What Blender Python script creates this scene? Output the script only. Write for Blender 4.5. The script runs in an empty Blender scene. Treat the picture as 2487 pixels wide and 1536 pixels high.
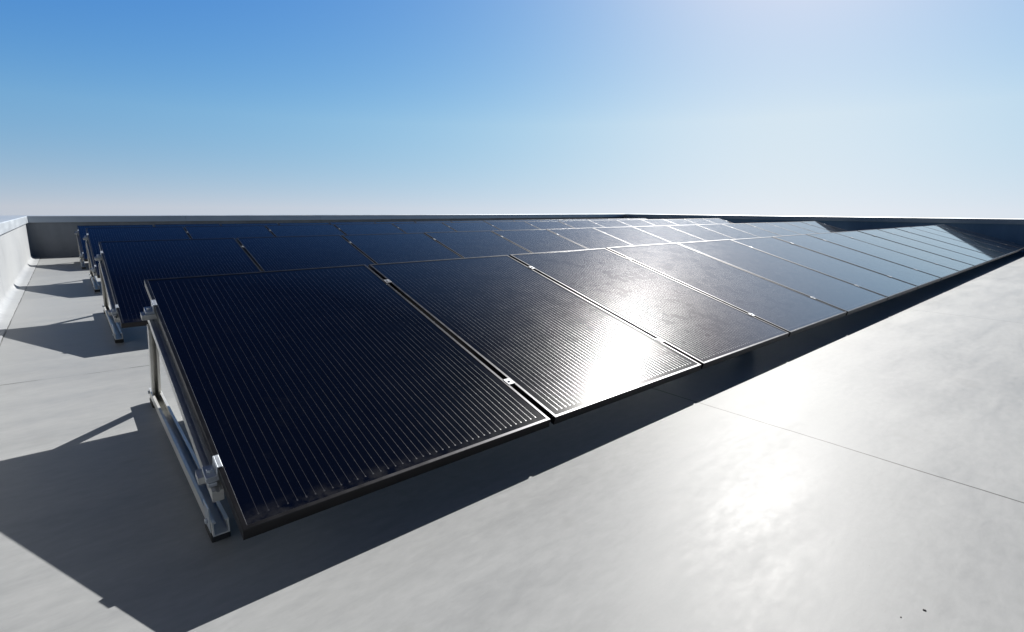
import bpy, bmesh, math, random
from mathutils import Vector, Matrix
S = bpy.context.scene
C = S.collection
R = math.radians

# ---------------------------------------------------------------- camera
CAM_H, PITCH, YAW, ROLL = 0.97191, R(11.7977), R(40.5896), R(0.30701)
fw = Vector((math.sin(YAW)*math.cos(PITCH), math.cos(YAW)*math.cos(PITCH), -math.sin(PITCH)))
rt = Vector((math.cos(YAW), -math.sin(YAW), 0)); up = rt.cross(fw)
r2 = rt*math.cos(ROLL) + up*math.sin(ROLL); u2 = up*math.cos(ROLL) - rt*math.sin(ROLL)
cam = bpy.data.cameras.new('camera'); co = bpy.data.objects.new('camera', cam); C.objects.link(co)
m = Matrix((r2, u2, -fw)).transposed().to_4x4(); m.translation = Vector((0, 0, CAM_H))
co.matrix_world = m
cam.sensor_width = 36; cam.lens = 36*1244.04/2487; cam.clip_end = 5000; cam.clip_start = 0.02
S.camera = co

# ---------------------------------------------------------------- sky and sun
SUN_AZ, SUN_EL = R(68), R(37.5)
w = bpy.data.worlds.new('World'); S.world = w; w.use_nodes = True
nt = w.node_tree; nt.nodes.clear()
out = nt.nodes.new('ShaderNodeOutputWorld'); bg = nt.nodes.new('ShaderNodeBackground')
sky = nt.nodes.new('ShaderNodeTexSky'); sky.sky_type = 'NISHITA'; sky.sun_disc = False
sky.sun_elevation = SUN_EL; sky.sun_rotation = SUN_AZ
sky.altitude = 0; sky.air_density = 1.0; sky.dust_density = 0.85; sky.ozone_density = 8.0
# the air below the true horizon keeps the colour of the hazy horizon
SKY_K = 0.10
tc = nt.nodes.new('ShaderNodeTexCoord'); sx = nt.nodes.new('ShaderNodeSeparateXYZ'); cx = nt.nodes.new('ShaderNodeCombineXYZ')
L_ = nt.links.new
def wm(op, a, b=None):
    n = nt.nodes.new('ShaderNodeMath'); n.operation = op
    for i, x in enumerate((a, b)):
        if x is None: continue
        if hasattr(x, 'links'): L_(x, n.inputs[i])
        else: n.inputs[i].default_value = x
    return n.outputs[0]
L_(tc.outputs['Generated'], sx.inputs[0]); L_(sx.outputs[0], cx.inputs[0]); L_(sx.outputs[1], cx.inputs[1])
L_(wm('MAXIMUM', sx.outputs[2], 0.15), cx.inputs[2]); L_(cx.outputs[0], sky.inputs[0])
hzs = [wm('EXPONENT', wm('MULTIPLY', wm('MAXIMUM', sx.outputs[2], 0.0), -1/q)) for q in (0.075, 0.12, 0.28)]      # pale haze low in the sky
# haze scatters forward: paler towards the sun's side, weaker behind the camera
sdot = wm('ADD', wm('MULTIPLY', sx.outputs[0], math.sin(SUN_AZ)), wm('MULTIPLY', sx.outputs[1], math.cos(SUN_AZ)))
hzf = wm('MULTIPLY', 1.0, wm('ADD', 0.12, wm('MULTIPLY', 0.88, wm('MINIMUM', 1.0, wm('MAXIMUM', 0.0, wm('MULTIPLY', wm('ADD', sdot, 0.7), 1.0))))))
bk = wm('ADD', 0.25, wm('MULTIPLY', 0.75, wm('MINIMUM', 1.0, wm('MAXIMUM', 0.0, wm('MULTIPLY', wm('ADD', sdot, 0.7), 1.0)))))
sc = nt.nodes.new('ShaderNodeSeparateColor'); L_(sky.outputs[0], sc.inputs[0])
cc = nt.nodes.new('ShaderNodeCombineColor')
for i, (p, k, h) in enumerate(((1.45, 1.38, .47), (1.0, .95, .385), (.4, .85, -0.13))):
    v = wm('MULTIPLY', wm('POWER', wm('MULTIPLY', sc.outputs[i], SKY_K), p), k/SKY_K)
    v = wm('MULTIPLY', v, bk)
    room = wm('SUBTRACT', 1.0, wm('MINIMUM', wm('MULTIPLY', v, SKY_K*1.1), 1.0))       # haze never adds past white
    L_(wm('MINIMUM', wm('ADD', v, wm('MULTIPLY', wm('MULTIPLY', wm('MULTIPLY', hzs[i], hzf), room), h/SKY_K)), (.83, .855, .885)[i]/SKY_K), cc.inputs[i])
# deeper blue overhead
zf = wm('MINIMUM', wm('MAXIMUM', wm('MULTIPLY', wm('SUBTRACT', sx.outputs[2], 0.37), 3.8), 0.0), 1.0)
zc = nt.nodes.new('ShaderNodeMix'); zc.data_type = 'RGBA'; L_(zf, zc.inputs[0]); zc.inputs[6].default_value = (1, 1, 1, 1); zc.inputs[7].default_value = (.03, .065, .10, 1)
vm = nt.nodes.new('ShaderNodeVectorMath'); vm.operation = 'MULTIPLY'; L_(cc.outputs[0], vm.inputs[0]); L_(zc.outputs[2], vm.inputs[1])
L_(vm.outputs[0], bg.inputs[0]); bg.inputs[1].default_value = SKY_K/2**1.0
L_(bg.outputs[0], out.inputs[0])
sl = bpy.data.lights.new('sun', 'SUN'); sl.energy = 5.0; sl.angle = R(0.5); sl.color = (1, .972, .93)
so = bpy.data.objects.new('sun', sl); C.objects.link(so)
sd = Vector((math.sin(SUN_AZ)*math.cos(SUN_EL), math.cos(SUN_AZ)*math.cos(SUN_EL), math.sin(SUN_EL)))
so.rotation_euler = sd.to_track_quat('Z', 'Y').to_euler(); so.location = sd*40
S.view_settings.view_transform = 'Standard'; S.view_settings.look = 'None'
S.view_settings.exposure = 1.0; S.view_settings.gamma = 1

# ---------------------------------------------------------------- helpers
class MB:
    """collects shapes and links them as ONE mesh object"""
    def __init__(s): s.v = []; s.f = []
    def raw(s, vs, fs):
        n = len(s.v); s.v += [tuple(v) for v in vs]; s.f += [tuple(i+n for i in f) for f in fs]
    def box(s, a, b, M=None, bev=0.0):
        bm = bmesh.new(); bmesh.ops.create_cube(bm, size=1)
        c = [(a[i]+b[i])/2 for i in range(3)]; d = [abs(b[i]-a[i]) for i in range(3)]
        for v in bm.verts: v.co = Vector((c[0]+v.co.x*d[0], c[1]+v.co.y*d[1], c[2]+v.co.z*d[2]))
        if bev: bmesh.ops.bevel(bm, geom=bm.edges[:], offset=min(bev, min(d)*.45), segments=2, affect='EDGES', profile=.5)
        s.bm(bm, M)
    def bm(s, bm, M=None):
        bm.verts.index_update()
        s.raw([(M @ v.co if M else v.co.copy()) for v in bm.verts], [[v.index for v in f.verts] for f in bm.faces]); bm.free()
    def prism(s, prof, O, U, V, W, length):
        """closed 2-D profile in the U,V plane swept along W"""
        n = len(prof); O, U, V, W = map(Vector, (O, U, V, W))
        a = [O + U*p[0] + V*p[1] for p in prof]; b = [q + W*length for q in a]
        s.raw(a+b, [(i, (i+1) % n, n+(i+1) % n, n+i) for i in range(n)] + [tuple(range(n))[::-1], tuple(range(n, 2*n))])
    def cyl(s, p, axis, r, h, n=12, bev=0):
        bm = bmesh.new(); bmesh.ops.create_cone(bm, cap_ends=True, segments=n, radius1=r, radius2=r, depth=h)
        if bev: bmesh.ops.bevel(bm, geom=[e for e in bm.edges if abs(e.verts[0].co.z-e.verts[1].co.z) < 1e-6], offset=bev, segments=1, affect='EDGES')
        q = Vector(axis).normalized(); M = q.to_track_quat('Z', 'Y').to_matrix().to_4x4(); M.translation = Vector(p)+q*h/2
        s.bm(bm, M)
    def mesh(s, name, mat, smooth=False):
        me = bpy.data.meshes.new(name); me.from_pydata(s.v, [], s.f)
        bm = bmesh.new(); bm.from_mesh(me); bmesh.ops.recalc_face_normals(bm, faces=bm.faces); bm.to_mesh(me); bm.free()
        me.materials.append(mat)
        if smooth:
            for p in me.polygons: p.use_smooth = True
            me.set_sharp_from_angle(angle=R(35))
        return me
    def build(s, name, mat, parent=None, smooth=False):
        return link(name, s.mesh(name, mat, smooth), parent)
def link(name, me, parent=None):
    o = bpy.data.objects.new(name, me); C.objects.link(o)
    if parent: o.parent = parent
    return o
def thing(name, label, cat, loc=(0, 0, 0), group=None):
    o = bpy.data.objects.new(name, None); o.empty_display_size = .1; C.objects.link(o); o.location = loc
    return tag(o, label, cat, group)
def tag(o, label, cat, group=None):
    o['label'] = label; o['category'] = cat
    if group: o['group'] = group
    return o
def copy_tree(o, parent=None):
    c = o.copy(); C.objects.link(c)
    if parent: c.parent = parent
    for ch in o.children: copy_tree(ch, c)
    return c

# ---------------------------------------------------------------- materials
def mat(name):
    m = bpy.data.materials.new(name); m.use_nodes = True
    t = m.node_tree; b = t.nodes['Principled BSDF']
    return m, t, b
def N(t, kind, **kw):
    n = t.nodes.new('ShaderNode'+kind)
    for k, v in kw.items():
        if k in n.inputs: n.inputs[k].default_value = v
        else: setattr(n, k, v)
    return n
def mth(t, op, a, b=None, c=None, clamp=False):
    n = t.nodes.new('ShaderNodeMath'); n.operation = op; n.use_clamp = clamp
    for i, x in enumerate((a, b, c)):
        if x is None: continue
        if hasattr(x, 'is_linked') or hasattr(x, 'links'): t.links.new(x, n.inputs[i])
        else: n.inputs[i].default_value = x
    return n.outputs[0]
def ramp(t, x, lo, hi, a=0., b=1.):
    n = t.nodes.new('ShaderNodeMapRange'); n.clamp = True
    t.links.new(x, n.inputs[0])
    for i, v in zip((1, 2, 3, 4), (lo, hi, a, b)): n.inputs[i].default_value = v
    return n.outputs[0]
def mixc(t, f, a, b):
    n = t.nodes.new('ShaderNodeMix'); n.data_type = 'RGBA'
    for s, x in ((0, f), (6, a), (7, b)):
        if hasattr(x, 'links'): t.links.new(x, n.inputs[s])
        elif s == 0: n.inputs[s].default_value = x
        else: n.inputs[s].default_value = (*x, 1)
    return n.outputs[2]
def noise(t, vec, scale, detail=4, rough=.55, dist=0.):
    n = t.nodes.new('ShaderNodeTexNoise'); n.inputs['Scale'].default_value = scale
    n.inputs['Detail'].default_value = detail; n.inputs['Roughness'].default_value = rough; n.inputs['Distortion'].default_value = dist
    t.links.new(vec, n.inputs['Vector']); return n.outputs['Fac']
def mapped(t, vec, sc, rot=(0, 0, 0)):
    n = t.nodes.new('ShaderNodeMapping'); n.inputs['Scale'].default_value = sc; n.inputs['Rotation'].default_value = rot
    t.links.new(vec, n.inputs['Vector']); return n.outputs[0]
def bump(t, b, h, strength, dist):
    n = t.nodes.new('ShaderNodeBump'); n.inputs['Strength'].default_value = strength; n.inputs['Distance'].default_value = dist
    t.links.new(h, n.inputs['Height']); t.links.new(n.outputs[0], b.inputs['Normal']); return n

def roof_material(name, seams, base=(.246, .252, .253), lo=(.178, .184, .187), streak=(0.55, 2.6, 1)):
    m, t, b = mat(name)
    P = N(t, 'NewGeometry').outputs['Position']
    sp = N(t, 'SeparateXYZ'); t.links.new(P, sp.inputs[0]); X, Y = sp.outputs[0], sp.outputs[1]
    big = noise(t, P, .55, 3, .5); st = noise(t, mapped(t, P, streak), 2.2, 6, .62, .4)
    fine = noise(t, mapped(t, P, (14, 34, 20)), 1.0, 5, .65, .3); grit = noise(t, P, 260, 2, .6)
    f = mth(t, 'ADD', mth(t, 'MULTIPLY', big, .36), mth(t, 'ADD', mth(t, 'MULTIPLY', st, .34), mth(t, 'MULTIPLY', fine, .30)))
    f = ramp(t, f, .36, .62)
    col = mixc(t, f, lo, base)
    col = mixc(t, ramp(t, noise(t, P, 3.3, 5, .6), .60, .78, 0, .35), col, (.15, .15, .145))
    # small dark specks in the coating
    vor = N(t, 'TexVoronoi', Scale=9.0); t.links.new(P, vor.inputs['Vector'])
    spk = mth(t, 'LESS_THAN', vor.outputs['Distance'], mth(t, 'MULTIPLY', ramp(t, noise(t, P, 2.1, 2), .52, .70), .035))
    col = mixc(t, mth(t, 'MULTIPLY', spk, .45), col, (.10, .10, .09))
    h = mth(t, 'ADD', mth(t, 'MULTIPLY', st, .5), mth(t, 'ADD', mth(t, 'MULTIPLY', fine, .35), mth(t, 'MULTIPLY', grit, .05)))
    if seams:
        wob = mth(t, 'MULTIPLY', mth(t, 'SUBTRACT', noise(t, P, 4.0, 3), .5), .010)
        def line(c, x0, wd): return mth(t, 'LESS_THAN', mth(t, 'ABSOLUTE', mth(t, 'SUBTRACT', mth(t, 'ADD', c, wob), x0)), wd)
        ln = line(X, 2.357, .0045)
        ln = mth(t, 'MAXIMUM', ln, mth(t, 'MULTIPLY', line(X, -.478, .0035), ramp(t, noise(t, P, 2.5, 3), .38, .55, .35, 1)))
        for x0 in (6.36, 10.36, 14.36): ln = mth(t, 'MAXIMUM', ln, line(X, x0, .0032))
        wob2 = mth(t, 'MULTIPLY', mth(t, 'SUBTRACT', noise(t, P, 1.6, 4), .5), .09)
        yl = mth(t, 'LESS_THAN', mth(t, 'ABSOLUTE', mth(t, 'SUBTRACT', mth(t, 'ADD', Y, wob2), mth(t, 'MULTIPLY_ADD', X, -.12, 3.85))), .006)
        yl = mth(t, 'MULTIPLY', yl, mth(t, 'MULTIPLY', mth(t, 'LESS_THAN', X, 2.357), ramp(t, noise(t, P, 5, 3), .42, .55, .15, .8)))
        ln2 = mth(t, 'MAXIMUM', ln, yl)
        col = mixc(t, mth(t, 'MULTIPLY', ln2, .9), col, (.05, .05, .048))
        h = mth(t, 'SUBTRACT', h, mth(t, 'MULTIPLY', ln, .4))
    t.links.new(col, b.inputs['Base Color'])
    t.links.new(ramp(t, mth(t, 'ADD', mth(t, 'MULTIPLY', st, .6), mth(t, 'MULTIPLY', fine, .4)), .32, .68, .385, .53), b.inputs['Roughness'])
    b.inputs['Specular IOR Level'].default_value = .072
    bump(t, b, h, .14, .005)
    return m
M_roof = roof_material('roof_coating', True)
M_flash = roof_material('upstand_membrane', False, (.33, .34, .345), (.215, .226, .24), (.8, 4.5, .16))

def wall_material(name, lo, hi):
    m, t, b = mat(name)
    P = N(t, 'NewGeometry').outputs['Position']
    a = noise(t, P, 1.3, 5, .6); s = noise(t, mapped(t, P, (3, 3, .35)), 2.0, 4, .6)
    col = mixc(t, ramp(t, mth(t, 'ADD', mth(t, 'MULTIPLY', a, .6), mth(t, 'MULTIPLY', s, .4)), .35, .65), lo, hi)
    t.links.new(col, b.inputs['Base Color']); b.inputs['Roughness'].default_value = .75
    bump(t, b, noise(t, P, 60, 3), .15, .004); return m
M_wall = wall_material('parapet_render', (.135, .142, .148), (.205, .212, .216))
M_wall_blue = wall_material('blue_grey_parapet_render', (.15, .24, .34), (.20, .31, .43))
def metal(name, col, metallic, lo, hi, sc=(30, 30, 30), var=.15):
    m, t, b = mat(name)
    P = N(t, 'TexCoord').outputs['Object']
    n = noise(t, mapped(t, P, sc), 1.0, 4, .6)
    t.links.new(mixc(t, n, [c*(1-var) for c in col], [c*(1+var) for c in col]), b.inputs['Base Color'])
    t.links.new(ramp(t, n, .3, .7, lo, hi), b.inputs['Roughness']); b.inputs['Metallic'].default_value = metallic
    bump(t, b, n, .05, .001)
    return m
M_coping = metal('coping_sheet_metal', (.40, .43, .46), .5, .35, .5, (2, 2, 8))
M_alu = metal('mill_aluminium', (.55, .55, .53), .55, .38, .5, (14, 14, 60))
M_zinc = metal('zinc_clamp', (.52, .56, .60), .7, .3, .45, (60, 60, 60))
M_clampd = metal('grey_mid_clamp', (.13, .135, .145), .8, .4, .55, (60, 60, 60))
M_frame = metal('black_anodised_frame', (.032, .032, .035), 1.0, .34, .42, (20, 20, 20))
M_frame.node_tree.nodes['Principled BSDF'].inputs['Coat Weight'].default_value = 0
M_frame.node_tree.nodes['Principled BSDF'].inputs['Coat Roughness'].default_value = .28
def plain(name, col, rough, met=0):
    m, t, b = mat(name); P = N(t, 'TexCoord').outputs['Object']
    t.links.new(mixc(t, noise(t, P, 40, 3), [c*.75 for c in col], [c*1.25 for c in col]), b.inputs['Base Color'])
    b.inputs['Roughness'].default_value = rough; b.inputs['Metallic'].default_value = met; return m
M_rubber = plain('black_rubber', (.012, .012, .012), .75)
M_back = plain('black_backsheet', (.012, .012, .014), .5)
M_stone = plain('dark_pebble', (.05, .048, .045), .8)

PW, PL, FD, LIP = 1.114, 1.70, .036, .0135       # panel width, slope length, frame depth, lip width
NB = 41
def glass_material():
    m, t, b = mat('solar_glass')
    P = N(t, 'TexCoord').outputs['Object']; W = N(t, 'NewGeometry').outputs['Position']
    sp = N(t, 'SeparateXYZ'); t.links.new(P, sp.inputs[0]); X, Y = sp.outputs[0], sp.outputs[1]
    x0 = .048; pitch = (PW-2*x0)/(NB-1)
    u = mth(t, 'DIVIDE', mth(t, 'SUBTRACT', X, x0), pitch)
    k = mth(t, 'ROUND', u)
    d = mth(t, 'MULTIPLY', mth(t, 'ABSOLUTE', mth(t, 'SUBTRACT', u, k)), pitch)
    # solder pads along each ribbon
    wn = N(t, 'TexWhiteNoise', noise_dimensions='1D'); t.links.new(k, wn.inputs['W'])
    v = mth(t, 'FRACT', mth(t, 'ADD', mth(t, 'DIVIDE', Y, .082), mth(t, 'MULTIPLY', wn.outputs[0], .35)))
    pad = mth(t, 'LESS_THAN', mth(t, 'ABSOLUTE', mth(t, 'SUBTRACT', v, .5)), .035)
    wd = mth(t, 'MULTIPLY_ADD', pad, .0005, .00065)
    line = mth(t, 'LESS_THAN', d, wd)
    e0, e1 = .040, PL-.040
    endpad = mth(t, 'MULTIPLY', mth(t, 'LESS_THAN', mth(t, 'ABSOLUTE', mth(t, 'SUBTRACT', Y, e0)), .003), mth(t, 'MULTIPLY', mth(t, 'MULTIPLY', mth(t, 'GREATER_THAN', u, -.5), mth(t, 'LESS_THAN', u, NB-.5)), mth(t, 'LESS_THAN', d, .0022)))
    rng = mth(t, 'MULTIPLY', mth(t, 'GREATER_THAN', Y, e0), mth(t, 'LESS_THAN', Y, e1))
    rng = mth(t, 'MULTIPLY', rng, mth(t, 'MULTIPLY', mth(t, 'GREATER_THAN', u, -.5), mth(t, 'LESS_THAN', u, NB-.5)))
    line = mth(t, 'MAXIMUM', mth(t, 'MULTIPLY', line, rng), endpad)
    cell = mixc(t, noise(t, W, 5, 4, .6), (.0008, .0012, .003), (.0012, .002, .005))
    low = mth(t, 'MULTIPLY', ramp(t, Y, .012, .075, 1, 0), ramp(t, noise(t, W, 22, 5, .65), .40, .66, 0, .30))
    film = mth(t, 'MULTIPLY', ramp(t, noise(t, W, 9, 6, .7), .58, .8), .035)
    cell = mixc(t, mth(t, 'MAXIMUM', low, film), cell, (.06, .059, .055))
    col = mixc(t, line, cell, (.12, .12, .122))
    t.links.new(col, b.inputs['Base Color'])
    t.links.new(mth(t, 'MULTIPLY', line, .93), b.inputs['Metallic'])
    dust = noise(t, W, 7, 6, .65)
    t.links.new(mth(t, 'ADD', ramp(t, dust, .35, .7, .22, .28), mth(t, 'MULTIPLY', line, .04)), b.inputs['Roughness'])
    b.inputs['Specular IOR Level'].default_value = .012
    # front glass: thin smooth pane over the cells
    gl = N(t, 'BsdfGlossy'); gl.distribution = 'BECKMANN'; gl.inputs['Color'].default_value = (1, 1, 1, 1)
    t.links.new(ramp(t, dust, .35, .7, .036, .052), gl.inputs['Roughness'])
    fr = N(t, 'Fresnel'); fr.inputs['IOR'].default_value = 1.62
    ms = N(t, 'MixShader'); t.links.new(fr.outputs[0], ms.inputs[0]); t.links.new(b.outputs[0], ms.inputs[1]); t.links.new(gl.outputs[0], ms.inputs[2])
    t.links.new(ms.outputs[0], t.nodes['Material Output'].inputs['Surface'])
    g = mth(t, 'ADD', mth(t, 'MULTIPLY', noise(t, mapped(t, P, (230, 80, 1)), 1, 2, .5), .4), mth(t, 'MULTIPLY', noise(t, mapped(t, P, (40, 12, 1)), 1, 3, .5), .5))
    bn = bump(t, b, g, .02, .001); t.links.new(bn.outputs[0], gl.inputs['Normal'])
    return m
M_glass = glass_material()

# ---------------------------------------------------------------- roof and parapets
XL, YW, XR, HW, YN = -.598, 13.56, 17.78, .790, -7.0
def struct(o): o['kind'] = 'structure'; return o
mb = MB(); mb.raw([(XL-.3, YN, 0), (XR+.3, YN, 0), (XR+.3, YW+.3, 0), (XL-.3, YW+.3, 0), (XL-.3, YN, -.35), (XR+.3, YN, -.35), (XR+.3, YW+.3, -.35), (XL-.3, YW+.3, -.35)],
   [(0, 1, 2, 3), (7, 6, 5, 4), (0, 4, 5, 1), (1, 5, 6, 2), (2, 6, 7, 3), (3, 7, 4, 0)])
struct(mb.build('ground', M_roof))
CH = .108      # coping height
def coping(parent, p0, p1, inward):
    """pressed metal cap in 3 m lengths; p0,p1 = inner wall line, inward = unit vector to the roof"""
    p0, p1, iv = Vector(p0), Vector(p1), Vector(inward); d = (p1-p0); Lg = d.length; d.normalize()
    prof = [(.030, -CH-.012), (.038, -CH-.012), (.036, -.004), (.030, 0.002), (-.372, .010), (-.380, .004), (-.380, -CH), (-.372, -CH), (-.372, -.006), (.026, -.010)]
    b = MB(); x = 0
    while x < Lg-.01:
        l = min(3.0, Lg-x)
        b.prism(prof, p0+d*x+Vector((0, 0, HW)), iv, (0, 0, 1), d, l-(.004 if x+l < Lg-.01 else 0)); x += l
    return b.build('coping', M_coping, parent)
# left wall with coved membrane upstand
t = thing('parapet_wall', 'low pale wall on the left lit by the sun, with streaked rendered face and metal coping', 'wall', (XL, 0, 0), 'parapet walls round the roof')
b = MB(); b.box((-.30, YN, 0), (-.004, YW, HW-.012)); b.build('wall', M_wall, t)
rc = .065; prof = [(.115, .0005), (.115, .0045)]
for i in range(9):
    a = R(90*i/8); prof.append((rc-rc*math.sin(a), .0045+rc-rc*math.cos(a)))
prof += [(0, HW-.013), (-.003, HW-.013), (-.003, .0005)]
b = MB(); b.prism(prof, (0, YN, 0), (1, 0, 0), (0, 0, 1), (0, 1, 0), YW-YN-.002); b.build('upstand', M_flash, t, True)
coping(t, (0, YN, 0), (0, YW-.040, 0), (1, 0, 0))
t = thing('parapet_wall', 'long dark grey wall in shade behind the rearmost row of panels, with metal coping', 'wall', (0, YW, 0), 'parapet walls round the roof')
b = MB(); b.box((XL-.30, 0, 0), (XR+.30, .30, HW-.012)); b.build('wall', M_wall, t)
coping(t, (XL-.38, 0, 0), (XR+.38, 0, 0), (0, -1, 0))
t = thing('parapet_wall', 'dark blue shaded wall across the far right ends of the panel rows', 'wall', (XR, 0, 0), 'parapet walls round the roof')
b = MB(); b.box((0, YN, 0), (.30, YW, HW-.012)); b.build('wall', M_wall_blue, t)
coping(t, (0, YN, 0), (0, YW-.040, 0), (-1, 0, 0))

# ---------------------------------------------------------------- one solar panel
TILT = .28419
def panel_proto():
    root = thing('solar_panel', '', 'solar panel')
    prof = [(0, -FD), (0, -.0018), (.0006, -.0005), (.0018, 0), (LIP-.001, 0), (LIP, -.0008), (LIP, -.0058), (.003, -.0058), (.003, -FD+.002), (.026, -FD+.002), (.026, -FD)]
    b = MB(); n = len(prof); vs = []; fs = []
    for (cx_, cy_, sx_, sy_) in ((0, 0, 1, 1), (PW, 0, -1, 1), (PW, PL, -1, -1), (0, PL, 1, -1)):
        vs += [(cx_+sx_*p[0], cy_+sy_*p[0], p[1]) for p in prof]
    for c in range(4):
        for i in range(n):
            a0, a1 = c*n+i, c*n+(i+1) % n; b0, b1 = ((c+1) % 4)*n+i, ((c+1) % 4)*n+(i+1) % n
            fs.append((a0, a1, b1, b0))
    b.raw(vs, fs); b.build('frame', M_frame, root)
    b = MB(); e = .006
    b.raw([(e, e, -.002), (PW-e, e, -.002), (PW-e, PL-e, -.002), (e, PL-e, -.002), (e, e, -.0056), (PW-e, e, -.0056), (PW-e, PL-e, -.0056), (e, PL-e, -.0056)],
          [(0, 1, 2, 3), (7, 6, 5, 4), (0, 4, 5, 1), (1, 5, 6, 2), (2, 6, 7, 3), (3, 7, 4, 0)])
    b.build('cell_glass', M_glass, root)
    b = MB(); b.box((.0040, .0040, -.0076), (PW-.0040, PL-.0040, -.0060)); b.build('backsheet', M_back, root)
    b = MB(); b.box((PW/2-.05, PL-.16, -.026), (PW/2+.05, PL-.08, -.0080), bev=.004); b.build('junction_box', M_rubber, root)
    return root
CLAMP_S = (.285, 1.425)

# ---------------------------------------------------------------- rows
ROWS = [dict(x=.2430, y=1.3430, z=.1577, W=1.1395), dict(x=.1941, y=4.3645, z=.1577+.0254, W=1.1325),
        dict(x=.1815, y=7.3860, z=.1577+.0596, W=1.1290), dict(x=.1270, y=10.4075, z=.1577+.01, W=1.1325)]
ORD = ['first', 'second', 'third', 'fourth', 'fifth', 'sixth', 'seventh', 'eighth', 'ninth', 'tenth', 'eleventh', 'twelfth', 'thirteenth', 'fourteenth', 'fifteenth']
RN = ['front row', 'second row from the front', 'third row from the front', 'rearmost row']
GL = {(0, 1): 'with white sun glare', (0, 2): 'with glare streak', (0, 0): 'nearest'}
rot = Matrix.Rotation(TILT, 4, 'X')
proto = None
def end_clamp(b, bolt, s, side):
    """Z-shaped clamp hooked over a panel edge at x=0 (side=-1: left end, +1: right end); local panel frame"""
    l = .055
    b.box((-.0045*0+side*.0005, s-l/2, .0006), (-side*.011, s+l/2, .0050), bev=.0012)
    b.box((side*.0005, s-l/2, -.046), (side*.0055, s+l/2, .0050), bev=.0012)
    b.box((side*.0055, s-l/2, -.046), (side*.034, s+l/2, -.026), bev=.002)
    b.box((side*.0060, s-l/2-.004, -.060), (side*.030, s+l/2+.004, -.0465), bev=.002)
    bolt.cyl((side*.020, s, -.026), (0, 0, 1), 0.0085, .009, 6, .001)
def mid_clamp(b, bolt, s, x0, x1):
    l = .042
    b.box((x0-.005, s-l/2, .0006), (x1+.005, s+l/2, .0030), bev=.0008)
    b.box((x0+.002, s-l/2, -.030), (x0+.0045, s+l/2, .0004)); b.box((x1-.0045, s-l/2, -.030), (x1-.002, s+l/2, .0004))
    b.box((x0+.0047, s-l/2, -.034), (x1-.0047, s+l/2, -.030))
    bolt.cyl(((x0+x1)/2, s, .0030), (0, 0, 1), .0065, .005, 6, .0008)
def uprof(w, h, t=.004, lip=.006):      # open-topped channel
    return [(0, 0), (w, 0), (w, h), (w-t-lip, h), (w-t-lip, h-t), (w-t, h-t), (w-t, t), (t, t), (t, h-t), (t+lip, h-t), (t+lip, h), (0, h)]
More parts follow.
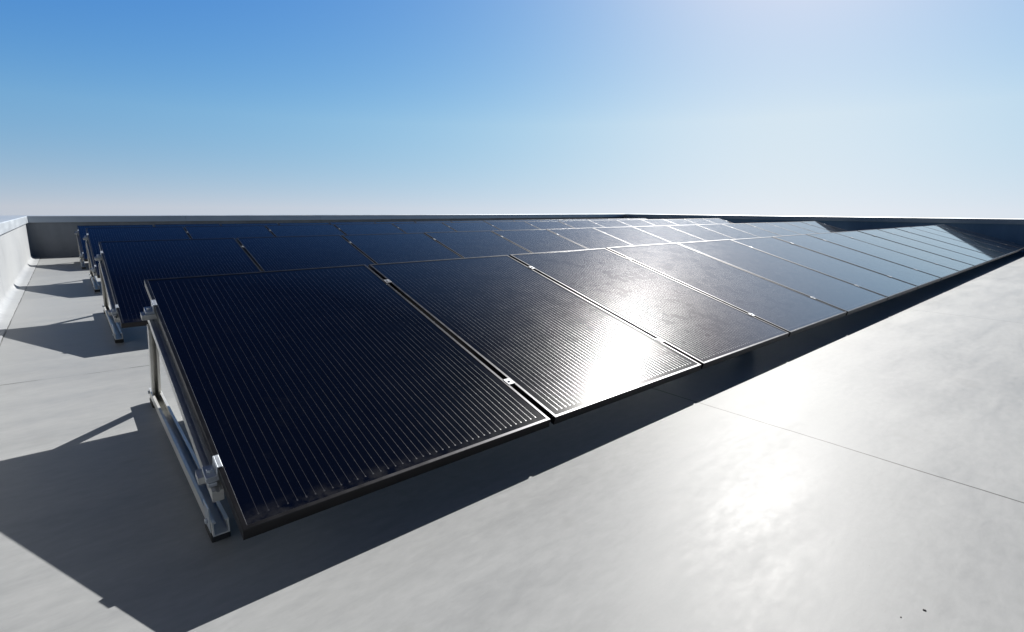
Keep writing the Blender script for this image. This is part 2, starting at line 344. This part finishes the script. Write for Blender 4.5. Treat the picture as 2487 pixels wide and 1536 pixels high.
for ri, r in enumerate(ROWS):
    base = Vector((r['x'], r['y'], r['z']))
    cs, sn = math.cos(TILT), math.sin(TILT)
    PM = Matrix.Translation((0, 0, r['z'])) @ rot          # panel frame, relative to the rack's base on the roof
    # rack
    rk = thing('mounting_rack', ['aluminium rack carrying the front row of panels, its triangular end and clamps nearest',
        'aluminium rack carrying the second row of panels, its tall post just behind the front row',
        'aluminium rack carrying the third row of panels, between the second and rearmost racks',
        'aluminium rack carrying the rearmost row of panels, farthest from the camera'][ri], 'rack', (r['x'], r['y'], 0), 'racks under the panel rows')
    Wd = r['W']; gap = Wd-PW
    rowlen = 14*Wd+PW
    spots = [-.036] + [j*Wd-gap/2-.022 for j in (3, 6, 9, 12)] + [rowlen-.006]
    cw, chh = .044, .044
    uy = Vector((0, cs, sn)); uz = Vector((0, -sn, cs))
    for si, x in enumerate(spots):
        y0, y1 = .235, 1.735; zb = .028
        b = MB(); b.prism(uprof(cw, chh), (x, y0, zb), (1, 0, 0), (0, 0, 1), (0, 1, 0), y1-y0)
        rail = b.build('base_rail', M_alu, rk)
        # sloping beam under the panel edge
        s0, s1 = .235, 1.47; dz = -FD-.026-.040
        O = Vector((x+.012, 0, r['z'])) + uy*s0 + uz*dz
        b = MB(); b.prism([(0, 0), (.030, 0), (.030, .040), (.020, .040), (.020, .034), (.010, .034), (.010, .040), (0, .040)], O, (1, 0, 0), uz, uy, s1-s0); b.build('sloping_beam', M_alu, rk)
        # rear leg, open channel facing the camera
        a = Vector((x+.0, y1-.045, zb+.006)); e = Vector((x, 0, r['z'])) + uy*1.425 + uz*(dz+.004); dd = (e-a); ln = dd.length; dd.normalize()
        vv = Vector((1, 0, 0)).cross(dd)
        b = MB(); b.prism([(p[0]+.0045, p[1]) for p in uprof(cw-.009, .040)], a, (1, 0, 0), -vv if vv.y > 0 else vv, dd, ln); b.build('rear_leg', M_alu, rk)
        for (yf) in (y0+.015, y1-.12):
            b = MB(); b.box((x-.004, yf, 0), (x+cw+.004, yf+.10, zb-.0005), bev=.004); b.build('rubber_foot', M_rubber, rk)
        # low bracket tying the beam to the base rail
        b = MB(); b.box((x-.0035, y0+.02, zb+.004), (x-.0005, y0+.085, r['z']-.045), bev=.001); br = b.build('bracket', M_zinc, rk)
        b = MB(); b.cyl((x-.0035, y0+.05, zb+.03), (-1, 0, 0), .009, .007, 6, .001); b.build('bolt', M_zinc, br)
        b = MB(); b.cyl((x-.0005, y1-.03, zb+.03), (-1, 0, 0), .009, .007, 6, .001); b.build('bolt', M_zinc, rail)
    for s in (.30, 1.41):
        O = Vector((-.05, 0, r['z'])) + uy*(s-.02) + uz*(-FD-.0255)
        b = MB(); b.prism([(0, 0), (.04, 0), (.04, .024), (0, .024)], O, uy, uz, (1, 0, 0), rowlen+.10); b.build('cross_rail', M_alu, rk)
    for s in CLAMP_S:
        for side, xx in ((-1, 0), (1, rowlen)):
            b, q = MB(), MB(); end_clamp(b, q, s, side); Mx = PM @ Matrix.Translation((xx, 0, 0))
            for k in (b, q): k.v = [tuple(Mx @ Vector(v)) for v in k.v]
            ck = b.build('end_clamp', M_zinc, rk); q.build('bolt', M_zinc, ck)
    # panels
    for k in range(15):
        if proto is None: proto = panel_proto(); o = proto
        else: o = copy_tree(proto)
        rj = random.Random(ri*31+k*7+3)
        o.location = base + Vector((k*Wd+rj.uniform(-.001, .001), rj.uniform(-.0015, .0015), rj.uniform(0, .0008)))
        o.rotation_euler = (TILT+R(rj.uniform(-.10, .10)), R(rj.uniform(-.06, .06)), R(rj.uniform(-.04, .04)))
        pos = ORD[k]+' from the left in the '+RN[ri]
        ex = GL.get((ri, k), '')
        o['label'] = ('black solar panel ' + (ex+', ' if ex else '') + pos)
        o['category'] = 'solar panel'; o['group'] = 'solar panels in four tilted rows'
    for k in range(1, 15):
        for s in CLAMP_S:
            b, q = MB(), MB(); mid_clamp(b, q, s, k*Wd-gap, k*Wd)
            for z in (b, q): z.v = [tuple(PM @ Vector(v)) for v in z.v]
            ck = b.build('mid_clamp', M_clampd, rk)
            if k < 6: q.build('bolt', M_zinc, ck)
# copies inherit the prototype's mesh data but each keeps its own rotation from the row
# ---------------------------------------------------------------- pebbles
random.seed(4)
def pebble(x, y, r, label):
    bm = bmesh.new(); bmesh.ops.create_icosphere(bm, subdivisions=2, radius=r)
    for v in bm.verts: v.co = Vector((v.co.x*1.5, v.co.y, v.co.z*.6))*(1+random.uniform(-.15, .15))
    b = MB(); b.bm(bm); o = b.build('pebble', M_stone, None, True); o.location = (x, y, r*.45); o.rotation_euler = (0, 0, random.uniform(0, 3))
    tag(o, label, 'pebble', 'pebbles on the roof')
pebble(1.497, .164, .0026, 'larger dark pebble lying on the pale roof at lower right')
pebble(1.425, .196, .0016, 'smaller dark pebble lying just beside the larger one')
